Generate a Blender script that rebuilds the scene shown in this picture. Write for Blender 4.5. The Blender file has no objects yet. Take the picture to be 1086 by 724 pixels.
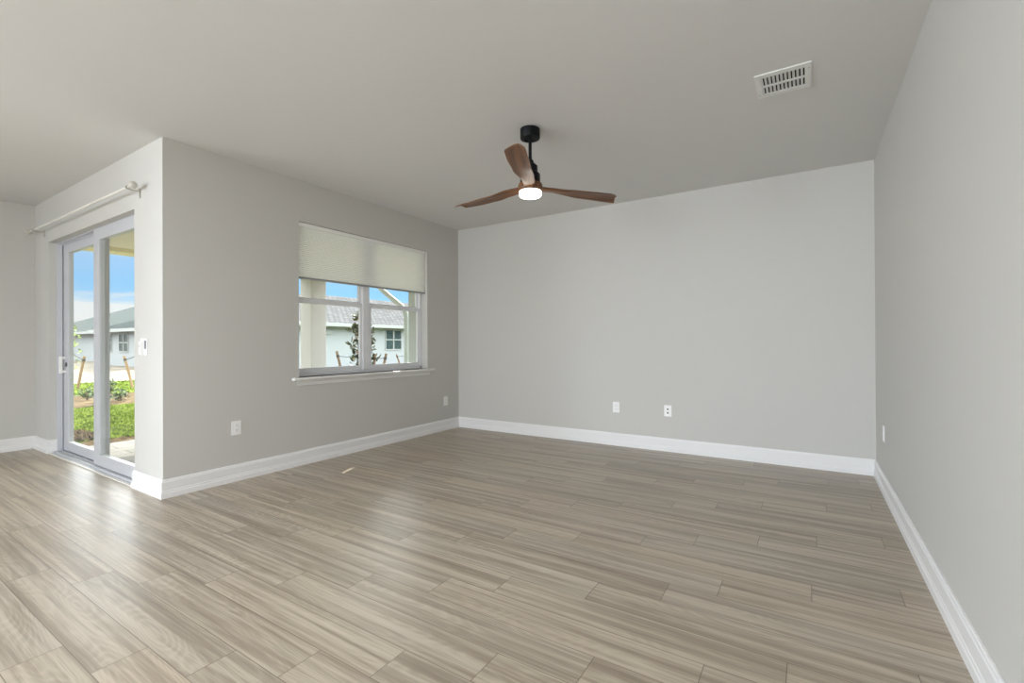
import bpy, bmesh, math, random
from mathutils import Vector, Matrix

S = bpy.context.scene
COL = S.collection
PI = math.pi
random.seed(7)

# ------------------------------------------------------------------ room dimensions (metres)
H = 2.84                    # ceiling height
D = 5.2832                  # back wall (y)
R = 0.5108                  # right wall (x)
L = -4.2745                 # window wall (x)
DY = 1.6173                 # sliding-door wall (y)
L2 = -7.6741                # far left wall (x)
YB = -7.6                   # wall behind the camera
WT = 0.2                    # wall thickness
SX0, SX1, SZ = -7.158, -4.815, 2.357     # sliding door opening
WY0, WY1, WZ0, WZ1 = 2.777, 4.63, 0.872, 2.432   # window opening

# ------------------------------------------------------------------ camera
cam = bpy.data.cameras.new('camera')
cam.sensor_width = 36.0
cam.lens = 494.2332 / 1086 * 36.0
cam.clip_start = 0.05
cam.clip_end = 500
camo = bpy.data.objects.new('camera', cam)
COL.objects.link(camo)
yaw, pitch, roll = 0.5659, 0.0034, -0.0045
Fv = Vector((-math.sin(yaw)*math.cos(pitch), math.cos(yaw)*math.cos(pitch), math.sin(pitch)))
Rv = Vector((math.cos(yaw), math.sin(yaw), 0))
Uv = Rv.cross(Fv)
Rr = Rv*math.cos(roll) + Uv*math.sin(roll)
Ur = -Rv*math.sin(roll) + Uv*math.cos(roll)
M = Matrix((Rr, Ur, -Fv)).transposed().to_4x4()
M.translation = (0, 0, 1.2057)
camo.matrix_world = M
S.camera = camo

# ------------------------------------------------------------------ view, world, sun, added fill lights
S.view_settings.view_transform = 'Standard'
S.view_settings.look = 'None'
S.view_settings.exposure = 0.12
S.view_settings.gamma = 1.0
S.view_settings.use_curve_mapping = False
S.cycles.max_bounces = 12
S.cycles.diffuse_bounces = 6
S.cycles.transparent_max_bounces = 16
S.cycles.sample_clamp_indirect = 6.0
S.cycles.use_denoising = True

SKY_STRENGTH = 1.12
SUN_STRENGTH = 7.0
SUN_AZ = math.radians(24.4)      # towards -x from +y
SUN_EL = math.radians(37.5)
FILL_LEFT = 385.0
FILL_REAR = 285.0
FILL_CEILING = 29.0


def s2l(c):
    def f(v):
        v /= 255.0
        return v/12.92 if v <= 0.04045 else ((v+0.055)/1.055)**2.4
    return (f(c[0]), f(c[1]), f(c[2]), 1.0)


class NT:
    """small node-tree helper"""
    def __init__(self, tree):
        self.t = tree
        self.n = tree.nodes
        self.l = tree.links

    def node(self, typ, **kw):
        nd = self.n.new(typ)
        for k, v in kw.items():
            setattr(nd, k, v)
        return nd

    def put(self, nd, idx, v):
        if v is None:
            return
        if isinstance(v, bpy.types.NodeSocket):
            self.l.new(v, nd.inputs[idx])
        else:
            nd.inputs[idx].default_value = v

    def math(self, op, a, b=None, c=None, clamp=False):
        nd = self.node('ShaderNodeMath', operation=op, use_clamp=clamp)
        self.put(nd, 0, a)
        self.put(nd, 1, b)
        self.put(nd, 2, c)
        return nd.outputs[0]

    def noise(self, vec, scale, detail=3.0, rough=0.5, dist=0.0):
        nd = self.node('ShaderNodeTexNoise')
        self.put(nd, 'Vector', vec)
        self.put(nd, 'Scale', scale)
        self.put(nd, 'Detail', detail)
        self.put(nd, 'Roughness', rough)
        self.put(nd, 'Distortion', dist)
        return nd.outputs['Fac']

    def ramp(self, fac, stops, interp='LINEAR'):
        nd = self.node('ShaderNodeValToRGB')
        nd.color_ramp.interpolation = interp
        els = nd.color_ramp.elements
        while len(els) > len(stops):
            els.remove(els[-1])
        while len(els) < len(stops):
            els.new(0.5)
        for e, (p, c) in zip(els, stops):
            e.position = p
            e.color = c
        self.put(nd, 0, fac)
        return nd.outputs[0]

    def mixc(self, fac, a, b, blend='MIX'):
        nd = self.node('ShaderNodeMix', data_type='RGBA', blend_type=blend)
        self.put(nd, 0, fac)
        self.put(nd, 6, a)
        self.put(nd, 7, b)
        return nd.outputs[2]

    def comb(self, x, y, z):
        nd = self.node('ShaderNodeCombineXYZ')
        self.put(nd, 0, x)
        self.put(nd, 1, y)
        self.put(nd, 2, z)
        return nd.outputs[0]

    def sep(self, v):
        nd = self.node('ShaderNodeSeparateXYZ')
        self.put(nd, 0, v)
        return nd.outputs


def make_world():
    w = bpy.data.worlds.new('sky')
    S.world = w
    w.use_nodes = True
    w.node_tree.nodes.clear()
    t = NT(w.node_tree)
    tc = t.node('ShaderNodeTexCoord')
    x, y, z = t.sep(tc.outputs['Generated'])[:3]
    zc = t.math('MAXIMUM', z, 0.0)
    den = t.math('ADD', zc, 0.09)
    cu = t.math('DIVIDE', x, den)
    cv = t.math('DIVIDE', y, den)
    vec = t.comb(cu, cv, 0.0)
    n1 = t.noise(vec, 0.55, 6.0, 0.55, 0.3)
    n2 = t.noise(vec, 0.16, 3.0, 0.5, 0.0)
    blue = t.ramp(zc, [(0.0, s2l((196, 222, 246))), (0.06, s2l((176, 222, 255))),
                       (0.14, s2l((124, 196, 255))), (0.35, s2l((104, 172, 240))), (1.0, s2l((78, 135, 215)))])
    # low bank of haze and cloud over the horizon, scattered clouds above
    edge = t.math('ADD', zc, t.math('MULTIPLY', t.math('SUBTRACT', n1, 0.5), 0.09))
    bank = t.ramp(edge, [(0.0, (1, 1, 1, 1)), (0.068, (0.9, 0.9, 0.9, 1)), (0.084, (0, 0, 0, 1))], 'EASE')
    sc = t.math('ADD', t.math('MULTIPLY', n1, 0.6), t.math('MULTIPLY', n2, 0.4))
    scat = t.ramp(sc, [(0.30, (0, 0, 0, 1)), (0.44, (0.95, 0.95, 0.95, 1))])
    hi = t.ramp(zc, [(0.10, (0, 0, 0, 1)), (0.25, (1, 1, 1, 1))])
    
    scat2 = t.math('MULTIPLY', scat, hi)
    fac = t.math('MAXIMUM', bank, scat2)
    colr = t.mixc(fac, blue, s2l((247, 247, 246)))
    bg = t.node('ShaderNodeBackground')
    t.put(bg, 'Color', colr)
    # unseen, clouded upper sky boosted above the horizon band to light the room
    up = t.ramp(zc, [(0.15, (0.135, 0.135, 0.135, 1)), (0.23, (1, 1, 1, 1))])
    t.put(bg, 'Strength', t.math('MULTIPLY', up, SKY_STRENGTH*7.4))
    out = t.node('ShaderNodeOutputWorld')
    t.l.new(bg.outputs[0], out.inputs[0])


make_world()

sun = bpy.data.lights.new('sun', 'SUN')
sun.energy = SUN_STRENGTH
sun.angle = math.radians(0.53)
sun.color = (1.0, 0.95, 0.86)
suno = bpy.data.objects.new('sun', sun)
COL.objects.link(suno)
to_sun = Vector((-math.sin(SUN_AZ)*math.cos(SUN_EL), math.cos(SUN_AZ)*math.cos(SUN_EL), math.sin(SUN_EL)))
suno.rotation_euler = (-to_sun).to_track_quat('-Z', 'Y').to_euler()
suno.location = (-10, 20, 15)


def fill_light(name, loc, direction, sx, sy, power, color):
    a = bpy.data.lights.new(name, 'AREA')
    a.shape = 'RECTANGLE'
    a.size = sx
    a.size_y = sy
    a.energy = power
    a.color = color
    o = bpy.data.objects.new(name, a)
    COL.objects.link(o)
    o.location = loc
    o.rotation_euler = Vector(direction).to_track_quat('-Z', 'Y').to_euler()
    return o


# added area lights standing in for window light beside and behind the camera
fill_light('side_fill', (L2-0.02, -5.4, 1.35), (1, 0, 0), 3.4, 2.1, FILL_LEFT, (0.885, 1.0, 1.17))
fill_light('rear_fill', (-2.8, YB-0.02, 1.35), (0, 1, 0), 2.4, 2.1, FILL_REAR, (0.925, 1.0, 1.13))
# added fill lights under the unseen ceiling behind the camera, without fixtures
for dx in (-2.6, -0.9):
    for dy in (-0.8, -2.6, -4.4):
        d = fill_light('ceiling_fill', (dx, dy, H-0.02), (0, 0, -1), 0.2, 0.2, FILL_CEILING, (0.95, 1.0, 1.09))
        d.data.shape = 'DISK'


# ------------------------------------------------------------------ materials
def new_mat(name):
    m = bpy.data.materials.new(name)
    m.use_nodes = True
    m.node_tree.nodes.clear()
    t = NT(m.node_tree)
    out = t.node('ShaderNodeOutputMaterial')
    return m, t, out


def pbsdf(t, out, color, rough=0.5, spec=0.5, metal=0.0, bump=None, bump_strength=0.1, bump_dist=0.01):
    b = t.node('ShaderNodeBsdfPrincipled')
    t.put(b, 'Base Color', color)
    t.put(b, 'Roughness', rough)
    t.put(b, 'Specular IOR Level', spec)
    t.put(b, 'Metallic', metal)
    if bump is not None:
        bn = t.node('ShaderNodeBump')
        bn.inputs['Strength'].default_value = bump_strength
        bn.inputs['Distance'].default_value = bump_dist
        t.put(bn, 'Height', bump)
        t.l.new(bn.outputs[0], b.inputs['Normal'])
    t.l.new(b.outputs[0], out.inputs[0])
    return b


def obj_co(t):
    return t.node('ShaderNodeTexCoord').outputs['Object']


def paint(name, rgb, rough=0.6, var=0.02, scale=90.0, bump=0.06, spec=0.3):
    m, t, out = new_mat(name)
    co = obj_co(t)
    n = t.noise(co, scale, 3.0, 0.55)
    n2 = t.noise(co, 1.7, 2.0, 0.5)
    c = s2l(rgb)
    dark = tuple(v*(1-var) for v in c[:3]) + (1,)
    lite = tuple(min(1, v*(1+var)) for v in c[:3]) + (1,)
    colr = t.mixc(n2, dark, lite)
    pbsdf(t, out, colr, rough, spec, 0.0, n, bump, 0.004)
    return m


MAT = {}
MAT['wall'] = paint('greige_wall_paint', (200, 198, 192), 0.65, 0.012)
MAT['ceiling'] = paint('ceiling_paint', (217, 216, 213), 0.75, 0.012, 60.0, 0.1)
MAT['trim'] = paint('white_trim_paint', (232, 231, 229), 0.35, 0.006, 40.0, 0.01, 0.4)
MAT['vinyl'] = paint('white_vinyl', (228, 229, 231), 0.35, 0.006, 40.0, 0.01, 0.4)
MAT['door_vinyl'] = paint('grey_white_vinyl', (200, 201, 205), 0.35, 0.006, 40.0, 0.01, 0.4)
MAT['plate'] = paint('white_plastic', (242, 241, 238), 0.3, 0.004, 30.0, 0.0, 0.5)
MAT['greyplastic'] = paint('grey_plastic', (150, 151, 152), 0.35, 0.01, 30.0, 0.0, 0.5)
MAT['darkplastic'] = paint('dark_plastic', (62, 62, 64), 0.35, 0.01, 30.0, 0.0, 0.5)
MAT['midplastic'] = paint('smoke_plastic', (98, 99, 101), 0.35, 0.01, 30.0, 0.0, 0.5)
MAT['finial'] = paint('antique_ivory', (196, 192, 178), 0.35, 0.02, 30.0, 0.0, 0.5)
MAT['black'] = paint('matte_black_metal', (9, 9, 10), 0.55, 0.02, 60.0, 0.0, 0.25)
MAT['dark'] = paint('dark_hollow', (12, 12, 12), 0.8, 0.02)
MAT['vent'] = paint('white_enamel', (226, 226, 222), 0.4, 0.006, 40.0, 0.0, 0.4)
MAT['rod'] = paint('ivory_enamel', (236, 233, 224), 0.35, 0.006, 40.0, 0.0, 0.5)
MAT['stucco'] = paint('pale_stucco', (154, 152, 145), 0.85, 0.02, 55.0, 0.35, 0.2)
MAT['porch'] = paint('tan_porch_paint', (224, 217, 200), 0.8, 0.02, 60.0, 0.1, 0.2)
MAT['beam'] = paint('cream_porch_paint', (226, 218, 176), 0.8, 0.02, 60.0, 0.1, 0.2)
MAT['stucco_lit'] = paint('lit_stucco', (184, 190, 186), 0.85, 0.02, 55.0, 0.35, 0.2)  # lighter copy of the column stucco, with the light on it put into the colour
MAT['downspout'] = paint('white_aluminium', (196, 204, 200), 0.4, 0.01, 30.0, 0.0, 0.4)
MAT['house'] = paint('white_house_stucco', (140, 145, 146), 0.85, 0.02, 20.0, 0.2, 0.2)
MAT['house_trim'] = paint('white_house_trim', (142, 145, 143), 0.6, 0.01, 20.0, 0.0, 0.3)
MAT['tie'] = paint('black_rubber_tie', (38, 36, 34), 0.7, 0.02, 30.0, 0.0)


def metal(name, rgb, rough):
    m, t, out = new_mat(name)
    co = obj_co(t)
    n = t.noise(co, 120.0, 2.0)
    c = s2l(rgb)
    colr = t.mixc(n, tuple(v*0.95 for v in c[:3])+(1,), c)
    pbsdf(t, out, colr, rough, 0.5, 1.0)
    return m


MAT['nickel'] = metal('brushed_nickel', (176, 172, 160), 0.32)


def floor_mat():
    m, t, out = new_mat('greige_oak_plank')
    co = obj_co(t)
    x, y, z = t.sep(co)[:3]
    PW, PL = 0.1777, 1.225
    v = t.math('DIVIDE', t.math('SUBTRACT', y, 1.68), PW)
    row = t.math('FLOOR', v)
    fv = t.math('SUBTRACT', v, row)
    wn = t.node('ShaderNodeTexWhiteNoise', noise_dimensions='1D')
    t.put(wn, 'W', row)
    jit = t.math('MULTIPLY', t.math('SUBTRACT', wn.outputs['Value'], 0.5), 0.12)
    off = t.math('ADD', t.math('MULTIPLY', row, 0.3145), jit)
    u = t.math('DIVIDE', t.math('SUBTRACT', t.math('ADD', x, 1.57), off), PL)
    colm = t.math('FLOOR', u)
    fu = t.math('SUBTRACT', u, colm)
    wn2 = t.node('ShaderNodeTexWhiteNoise', noise_dimensions='2D')
    t.put(wn2, 'Vector', t.comb(row, colm, 0.0))
    rnd = wn2.outputs['Value']
    wn3 = t.node('ShaderNodeTexWhiteNoise', noise_dimensions='2D')
    t.put(wn3, 'Vector', t.comb(colm, t.math('ADD', row, 51.0), 0.0))
    rnd2 = wn3.outputs['Value']
    ox = t.math('ADD', x, t.math('MULTIPLY', rnd, 61.0))
    oy = t.math('ADD', y, t.math('MULTIPLY', rnd2, 37.0))
    # broad streaks along the board, finer pores, and cathedral contours
    broad = t.noise(t.comb(t.math('MULTIPLY', ox, 0.55), t.math('MULTIPLY', oy, 17.0), 0.0), 1.0, 3.0, 0.55, 0.25)
    mid = t.noise(t.comb(t.math('MULTIPLY', ox, 1.3), t.math('MULTIPLY', oy, 55.0), 3.0), 1.0, 3.0, 0.6, 0.2)
    fine = t.noise(t.comb(t.math('MULTIPLY', ox, 6.0), t.math('MULTIPLY', oy, 260.0), 7.0), 1.0, 2.0, 0.6)
    field = t.noise(t.comb(t.math('MULTIPLY', ox, 0.9), t.math('MULTIPLY', oy, 5.5), 11.0), 1.0, 1.5, 0.4, 0.15)
    ring = t.math('SINE', t.math('MULTIPLY', field, 95.0))
    ringm = t.math('MULTIPLY', t.math('ABSOLUTE', ring), t.ramp(broad, [(0.35, (0, 0, 0, 1)), (0.6, (1, 1, 1, 1))]))
    g = t.math('ADD', t.math('MULTIPLY', broad, 0.56), t.math('MULTIPLY', mid, 0.30))
    g = t.math('ADD', g, t.math('MULTIPLY', fine, 0.14))
    g = t.math('ADD', g, t.math('MULTIPLY', t.math('SUBTRACT', rnd, 0.5), 0.05))
    g = t.math('SUBTRACT', g, t.math('MULTIPLY', ringm, 0.05))
    base = t.ramp(g, [(0.30, s2l((116, 103, 88))), (0.43, s2l((149, 137, 120))),
                      (0.53, s2l((179, 168, 151))), (0.70, s2l((198, 189, 173)))])
    tint = t.mixc(rnd2, s2l((255, 251, 246)), s2l((250, 250, 249)))
    base = t.mixc(1.0, base, tint, 'MULTIPLY')
    # seams
    ev = t.math('MULTIPLY', t.math('MINIMUM', fv, t.math('SUBTRACT', 1.0, fv)), PW)
    eu = t.math('MULTIPLY', t.math('MINIMUM', fu, t.math('SUBTRACT', 1.0, fu)), PL)
    e = t.math('MINIMUM', ev, eu)
    seam = t.ramp(t.math('MULTIPLY', e, 100.0), [(0.06, (0, 0, 0, 1)), (0.2, (1, 1, 1, 1))])
    colr = t.mixc(seam, s2l((96, 82, 66)), base)
    h = t.math('ADD', t.math('MULTIPLY', seam, 1.0), t.math('MULTIPLY', mid, 0.18))
    h = t.math('ADD', h, t.math('MULTIPLY', fine, 0.15))
    rough = t.math('ADD', 0.29, t.math('MULTIPLY', mid, 0.14))
    pbsdf(t, out, colr, rough, 0.75, 0.0, h, 0.12, 0.0015)
    return m


MAT['floor'] = floor_mat()


def wood_mat(name, dark, mid, light, axis=0, rough=0.42):
    m, t, out = new_mat(name)
    tc = t.node('ShaderNodeTexCoord')
    x, y, z = t.sep(tc.outputs['UV'])[:3]
    v = t.comb(t.math('MULTIPLY', x, 2.2), t.math('MULTIPLY', y, 34.0), 0.0)
    n = t.noise(v, 1.0, 4.0, 0.6, 0.6)
    n2 = t.noise(t.comb(t.math('MULTIPLY', x, 6.0), t.math('MULTIPLY', y, 160.0), 2.0), 1.0, 2.0, 0.5)
    g = t.math('ADD', t.math('MULTIPLY', n, 0.75), t.math('MULTIPLY', n2, 0.25))
    c = t.ramp(g, [(0.28, s2l(dark)), (0.5, s2l(mid)), (0.72, s2l(light))])
    pbsdf(t, out, c, rough, 0.4, 0.0, n2, 0.05, 0.002)
    return m


MAT['walnut'] = wood_mat('walnut_blade', (78, 50, 33), (112, 75, 48), (146, 102, 68))
MAT['stake'] = wood_mat('weathered_stake', (98, 78, 54), (126, 102, 72), (150, 126, 92), 0, 0.8)


MAT['stake_dark'] = wood_mat('dark_stake', (70, 55, 40), (90, 72, 52), (110, 90, 66), 0, 0.8)


def glass_mat(name, tint):
    m, t, out = new_mat(name)
    tr = t.node('ShaderNodeBsdfTransparent')
    tr.inputs[0].default_value = tint
    gl = t.node('ShaderNodeBsdfGlossy')
    gl.inputs['Roughness'].default_value = 0.01
    # thin-pane reflectance, the same from either side
    ge = t.node('ShaderNodeNewGeometry')
    vd = t.node('ShaderNodeVectorMath', operation='DOT_PRODUCT')
    t.l.new(ge.outputs['Normal'], vd.inputs[0])
    t.l.new(ge.outputs['Incoming'], vd.inputs[1])
    c1 = t.math('SUBTRACT', 1.0, t.math('ABSOLUTE', vd.outputs['Value']), clamp=True)
    fr_ = t.math('ADD', 0.02, t.math('MULTIPLY', t.math('POWER', c1, 5.0), 0.45))
    mx = t.node('ShaderNodeMixShader')
    t.l.new(fr_, mx.inputs[0])
    t.l.new(tr.outputs[0], mx.inputs[1])
    t.l.new(gl.outputs[0], mx.inputs[2])
    t.l.new(mx.outputs[0], out.inputs[0])
    return m


MAT['glass'] = glass_mat('clear_glass', (0.96, 0.975, 0.965, 1))


def dark_glass():
    m, t, out = new_mat('dark_window_glass')
    co = obj_co(t)
    n = t.noise(co, 1.5, 2.0)
    c = t.mixc(n, s2l((34, 48, 50)), s2l((58, 74, 74)))
    pbsdf(t, out, c, 0.15, 0.15)
    return m


MAT['darkglass'] = dark_glass()


def blind_mat():
    m, t, out = new_mat('cellular_shade_fabric')
    co = obj_co(t)
    x, y, z = t.sep(co)[:3]
    n = t.noise(t.comb(t.math('MULTIPLY', y, 22.0), t.math('MULTIPLY', z, 260.0), 0.0), 1.0, 3.0, 0.6)
    c = t.mixc(n, s2l((240, 240, 240)), s2l((253, 253, 253)))
    df = t.node('ShaderNodeBsdfDiffuse')
    tl = t.node('ShaderNodeBsdfTranslucent')
    t.put(df, 0, c)
    t.put(tl, 0, c)
    mx = t.node('ShaderNodeMixShader')
    mx.inputs[0].default_value = 0.62
    t.l.new(df.outputs[0], mx.inputs[1])
    t.l.new(tl.outputs[0], mx.inputs[2])
    t.l.new(mx.outputs[0], out.inputs[0])
    return m


MAT['blind'] = blind_mat()


def emit_mat(name, rgb, strength):
    m, t, out = new_mat(name)
    e = t.node('ShaderNodeEmission')
    e.inputs[0].default_value = s2l(rgb)
    e.inputs[1].default_value = strength
    t.l.new(e.outputs[0], out.inputs[0])
    return m


MAT['lamp'] = emit_mat('lit_opal_lens', (255, 246, 232), 7.0)


def ground_mat(name, stops, scale, detail=6.0, bump=0.4, rough=0.95):
    m, t, out = new_mat(name)
    co = obj_co(t)
    n = t.noise(co, scale, detail, 0.65)
    n2 = t.noise(co, scale*0.13, 3.0, 0.5)
    g = t.math('ADD', t.math('MULTIPLY', n, 0.6), t.math('MULTIPLY', n2, 0.4))
    c = t.ramp(g, [(p, s2l(cc)) for p, cc in stops])
    pbsdf(t, out, c, rough, 0.1, 0.0, n, bump, 0.03)
    return m


MAT['sand'] = ground_mat('pale_sand', [(0.36, (84, 74, 60)), (0.46, (106, 100, 88)), (0.6, (134, 129, 119))], 1.6)
MAT['mulch'] = ground_mat('pine_straw_mulch', [(0.32, (50, 40, 27)), (0.5, (88, 74, 53)), (0.68, (128, 113, 86))], 9.0)
MAT['turf'] = ground_mat('turf_soil', [(0.35, (92, 116, 40)), (0.5, (126, 158, 52)), (0.65, (160, 190, 76))], 6.0)


def grass_mat():
    m, t, out = new_mat('grass_blades')
    co = obj_co(t)
    n = t.noise(co, 13.0, 5.0, 0.8)
    n2 = t.noise(co, 1.2, 2.0, 0.5)
    ri = t.node('ShaderNodeNewGeometry').outputs['Random Per Island']
    g = t.math('ADD', t.math('MULTIPLY', n, 0.35), t.math('MULTIPLY', n2, 0.3))
    g = t.math('ADD', g, t.math('MULTIPLY', ri, 0.35))
    c = t.ramp(g, [(0.34, s2l((54, 66, 24))), (0.5, s2l((100, 120, 42))), (0.66, s2l((152, 166, 84)))])
    df = t.node('ShaderNodeBsdfDiffuse')
    tl = t.node('ShaderNodeBsdfTranslucent')
    t.put(df, 0, c)
    t.put(tl, 0, c)
    mx = t.node('ShaderNodeMixShader')
    mx.inputs[0].default_value = 0.35
    t.l.new(df.outputs[0], mx.inputs[1])
    t.l.new(tl.outputs[0], mx.inputs[2])
    t.l.new(mx.outputs[0], out.inputs[0])
    return m


MAT['grass'] = grass_mat()


def leaf_mat(name, a, b, c3):
    m, t, out = new_mat(name)
    co = obj_co(t)
    n = t.noise(co, 14.0, 2.0, 0.6)
    c = t.ramp(n, [(0.36, s2l(a)), (0.52, s2l(b)), (0.66, s2l(c3))])
    pbsdf(t, out, c, 0.45, 0.4)
    return m


MAT['magnolia'] = leaf_mat('magnolia_leaf', (30, 38, 24), (50, 60, 38), (92, 62, 38))
MAT['shrubleaf'] = leaf_mat('shrub_leaf', (46, 66, 40), (72, 94, 58), (112, 126, 82))
MAT['limeleaf'] = leaf_mat('lime_leaf', (106, 130, 54), (142, 160, 80), (170, 180, 110))
MAT['bark'] = ground_mat('young_bark', [(0.35, (92, 74, 58)), (0.6, (142, 120, 98))], 20.0)


def paver_mat():
    m, t, out = new_mat('patio_paver')
    co = obj_co(t)
    x, y, z = t.sep(co)[:3]
    br = t.node('ShaderNodeTexBrick')
    br.offset = 0.5
    t.put(br, 'Vector', t.comb(y, x, 0.0))
    br.inputs['Scale'].default_value = 1.0
    br.inputs['Brick Width'].default_value = 0.46
    br.inputs['Row Height'].default_value = 0.23
    br.inputs['Mortar Size'].default_value = 0.009
    br.inputs['Color1'].default_value = s2l((136, 133, 126))
    br.inputs['Color2'].default_value = s2l((122, 120, 114))
    br.inputs['Mortar'].default_value = s2l((70, 68, 62))
    n = t.noise(co, 40.0, 3.0, 0.6)
    c = t.mixc(0.25, br.outputs['Color'], t.ramp(n, [(0.3, s2l((106, 104, 98))), (0.7, s2l((160, 158, 151)))]))
    pbsdf(t, out, c, 0.85, 0.2, 0.0, br.outputs['Fac'], -0.3, 0.006)
    return m


MAT['paver'] = paver_mat()


def roof_mat(name, c1, c2, mort):
    m, t, out = new_mat(name)
    tc = t.node('ShaderNodeTexCoord')
    br = t.node('ShaderNodeTexBrick')
    br.offset = 0.5
    t.put(br, 'Vector', tc.outputs['UV'])
    br.inputs['Scale'].default_value = 1.0
    br.inputs['Brick Width'].default_value = 0.34
    br.inputs['Row Height'].default_value = 0.30
    br.inputs['Mortar Size'].default_value = 0.03
    br.inputs['Color1'].default_value = s2l(c1)
    br.inputs['Color2'].default_value = s2l(c2)
    br.inputs['Mortar'].default_value = s2l(mort)
    pbsdf(t, out, br.outputs['Color'], 0.95, 0.0, 0.0, br.outputs['Fac'], -0.5, 0.02)
    return m


MAT['roof_grey'] = roof_mat('grey_shingle_roof', (78, 84, 83), (90, 95, 93), (66, 71, 70))
MAT['roof_dark'] = roof_mat('dark_shingle_roof', (62, 68, 68), (72, 78, 77), (52, 56, 56))
MAT['roof_pale'] = roof_mat('pale_tile_roof', (84, 84, 84), (98, 98, 98), (64, 64, 64))


# ------------------------------------------------------------------ mesh builder
class MB:
    def __init__(self):
        self.v, self.f, self.uv = [], [], {}

    def add(self, verts, faces, uvs=None):
        o = len(self.v)
        self.v += [tuple(p) for p in verts]
        for i, fc in enumerate(faces):
            if uvs:
                self.uv[len(self.f)] = [uvs[j] for j in fc]
            self.f.append(tuple(o+j for j in fc))
        return self

    def box(self, x0, x1, y0, y1, z0, z1):
        x0, x1 = min(x0, x1), max(x0, x1)
        y0, y1 = min(y0, y1), max(y0, y1)
        z0, z1 = min(z0, z1), max(z0, z1)
        vs = [(x0, y0, z0), (x1, y0, z0), (x1, y1, z0), (x0, y1, z0),
              (x0, y0, z1), (x1, y0, z1), (x1, y1, z1), (x0, y1, z1)]
        return self.add(vs, [(3, 2, 1, 0), (4, 5, 6, 7), (0, 1, 5, 4), (1, 2, 6, 5), (2, 3, 7, 6), (3, 0, 4, 7)])

    def tube(self, pts, rad, n=14, caps=True):
        pts = [Vector(p) for p in pts]
        rs = rad if isinstance(rad, (list, tuple)) else [rad]*len(pts)
        rings = []
        up = Vector((0, 0, 1))
        for i, p in enumerate(pts):
            d = (pts[min(i+1, len(pts)-1)] - pts[max(i-1, 0)]).normalized()
            a = d.cross(up)
            if a.length < 1e-3:
                a = d.cross(Vector((1, 0, 0)))
            a.normalize()
            b = d.cross(a).normalized()
            rings.append([p + rs[i]*(math.cos(2*PI*k/n)*a + math.sin(2*PI*k/n)*b) for k in range(n)])
        vs = [q for r in rings for q in r]
        fs, uv = [], []
        ln = 0.0
        for i, p in enumerate(pts):
            if i:
                ln += (p-pts[i-1]).length
            uv += [(ln, k/n*0.3) for k in range(n)]
        for i in range(len(pts)-1):
            for k in range(n):
                fs.append((i*n+k, (i+1)*n+k, (i+1)*n+(k+1) % n, i*n+(k+1) % n))
        if caps:
            fs.append(tuple(range(n)))
            fs.append(tuple((len(pts)-1)*n+k for k in reversed(range(n))))
        return self.add(vs, fs, uv)

    def lathe(self, cx, cy, prof, n=48):
        """prof: list of (radius, z) from top to bottom"""
        vs, fs = [], []
        for r, z in prof:
            for k in range(n):
                vs.append((cx+r*math.cos(2*PI*k/n), cy+r*math.sin(2*PI*k/n), z))
        for i in range(len(prof)-1):
            for k in range(n):
                fs.append((i*n+k, (i+1)*n+k, (i+1)*n+(k+1) % n, i*n+(k+1) % n))
        fs.append(tuple(range(n)))
        fs.append(tuple((len(prof)-1)*n+k for k in reversed(range(n))))
        uv = [(a[0], a[1]) for a in vs]
        return self.add(vs, fs, uv)

    def sphere(self, c, r, n=20, m=12, sq=(1, 1, 1)):
        vs, fs = [(c[0], c[1], c[2]+r*sq[2])], []
        for i in range(1, m):
            th = PI*i/m
            for k in range(n):
                vs.append((c[0]+r*sq[0]*math.sin(th)*math.cos(2*PI*k/n), c[1]+r*sq[1]*math.sin(th)*math.sin(2*PI*k/n),
                           c[2]+r*sq[2]*math.cos(th)))
        vs.append((c[0], c[1], c[2]-r*sq[2]))
        last = len(vs)-1
        for k in range(n):
            fs.append((0, 1+k, 1+(k+1) % n))
            fs.append((last, 1+(m-2)*n+(k+1) % n, 1+(m-2)*n+k))
        for i in range(m-2):
            for k in range(n):
                fs.append((1+i*n+k, 1+(i+1)*n+k, 1+(i+1)*n+(k+1) % n, 1+i*n+(k+1) % n))
        return self.add(vs, fs)

    def build(self, name, mat, parent=None, origin=None, smooth=False, bevel=0.0, seg=2):
        if parent is not None:
            o0 = parent_origin(parent)
        else:
            o0 = Vector(origin) if origin is not None else Vector((0, 0, 0))
        me = bpy.data.meshes.new(name)
        me.from_pydata([tuple(Vector(p)-o0) for p in self.v], [], self.f)
        me.materials.append(mat)
        if self.uv:
            ul = me.uv_layers.new(name='UVMap')
            for pi, poly in enumerate(me.polygons):
                if pi in self.uv:
                    for li, c in zip(poly.loop_indices, self.uv[pi]):
                        ul.data[li].uv = c
        bm = bmesh.new()
        bm.from_mesh(me)
        bmesh.ops.recalc_face_normals(bm, faces=bm.faces)
        bm.to_mesh(me)
        bm.free()
        if smooth:
            for p in me.polygons:
                p.use_smooth = True
            try:
                me.set_sharp_from_angle(angle=math.radians(38))
            except Exception:
                pass
        ob = bpy.data.objects.new(name, me)
        COL.objects.link(ob)
        if parent is not None:
            ob.parent = parent
        else:
            ob.location = o0
        if bevel > 0:
            md = ob.modifiers.new('bevel', 'BEVEL')
            md.width = bevel
            md.segments = seg
            md.limit_method = 'ANGLE'
            md.angle_limit = math.radians(40)
        return ob


def parent_origin(o):
    v = Vector((0, 0, 0))
    while o is not None:
        v += Vector(o.location)
        o = o.parent
    return v


def tag(o, label=None, cat=None, group=None, kind=None):
    if label:
        o['label'] = label
    if cat:
        o['category'] = cat
    if group:
        o['group'] = group
    if kind:
        o['kind'] = kind
    return o


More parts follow.
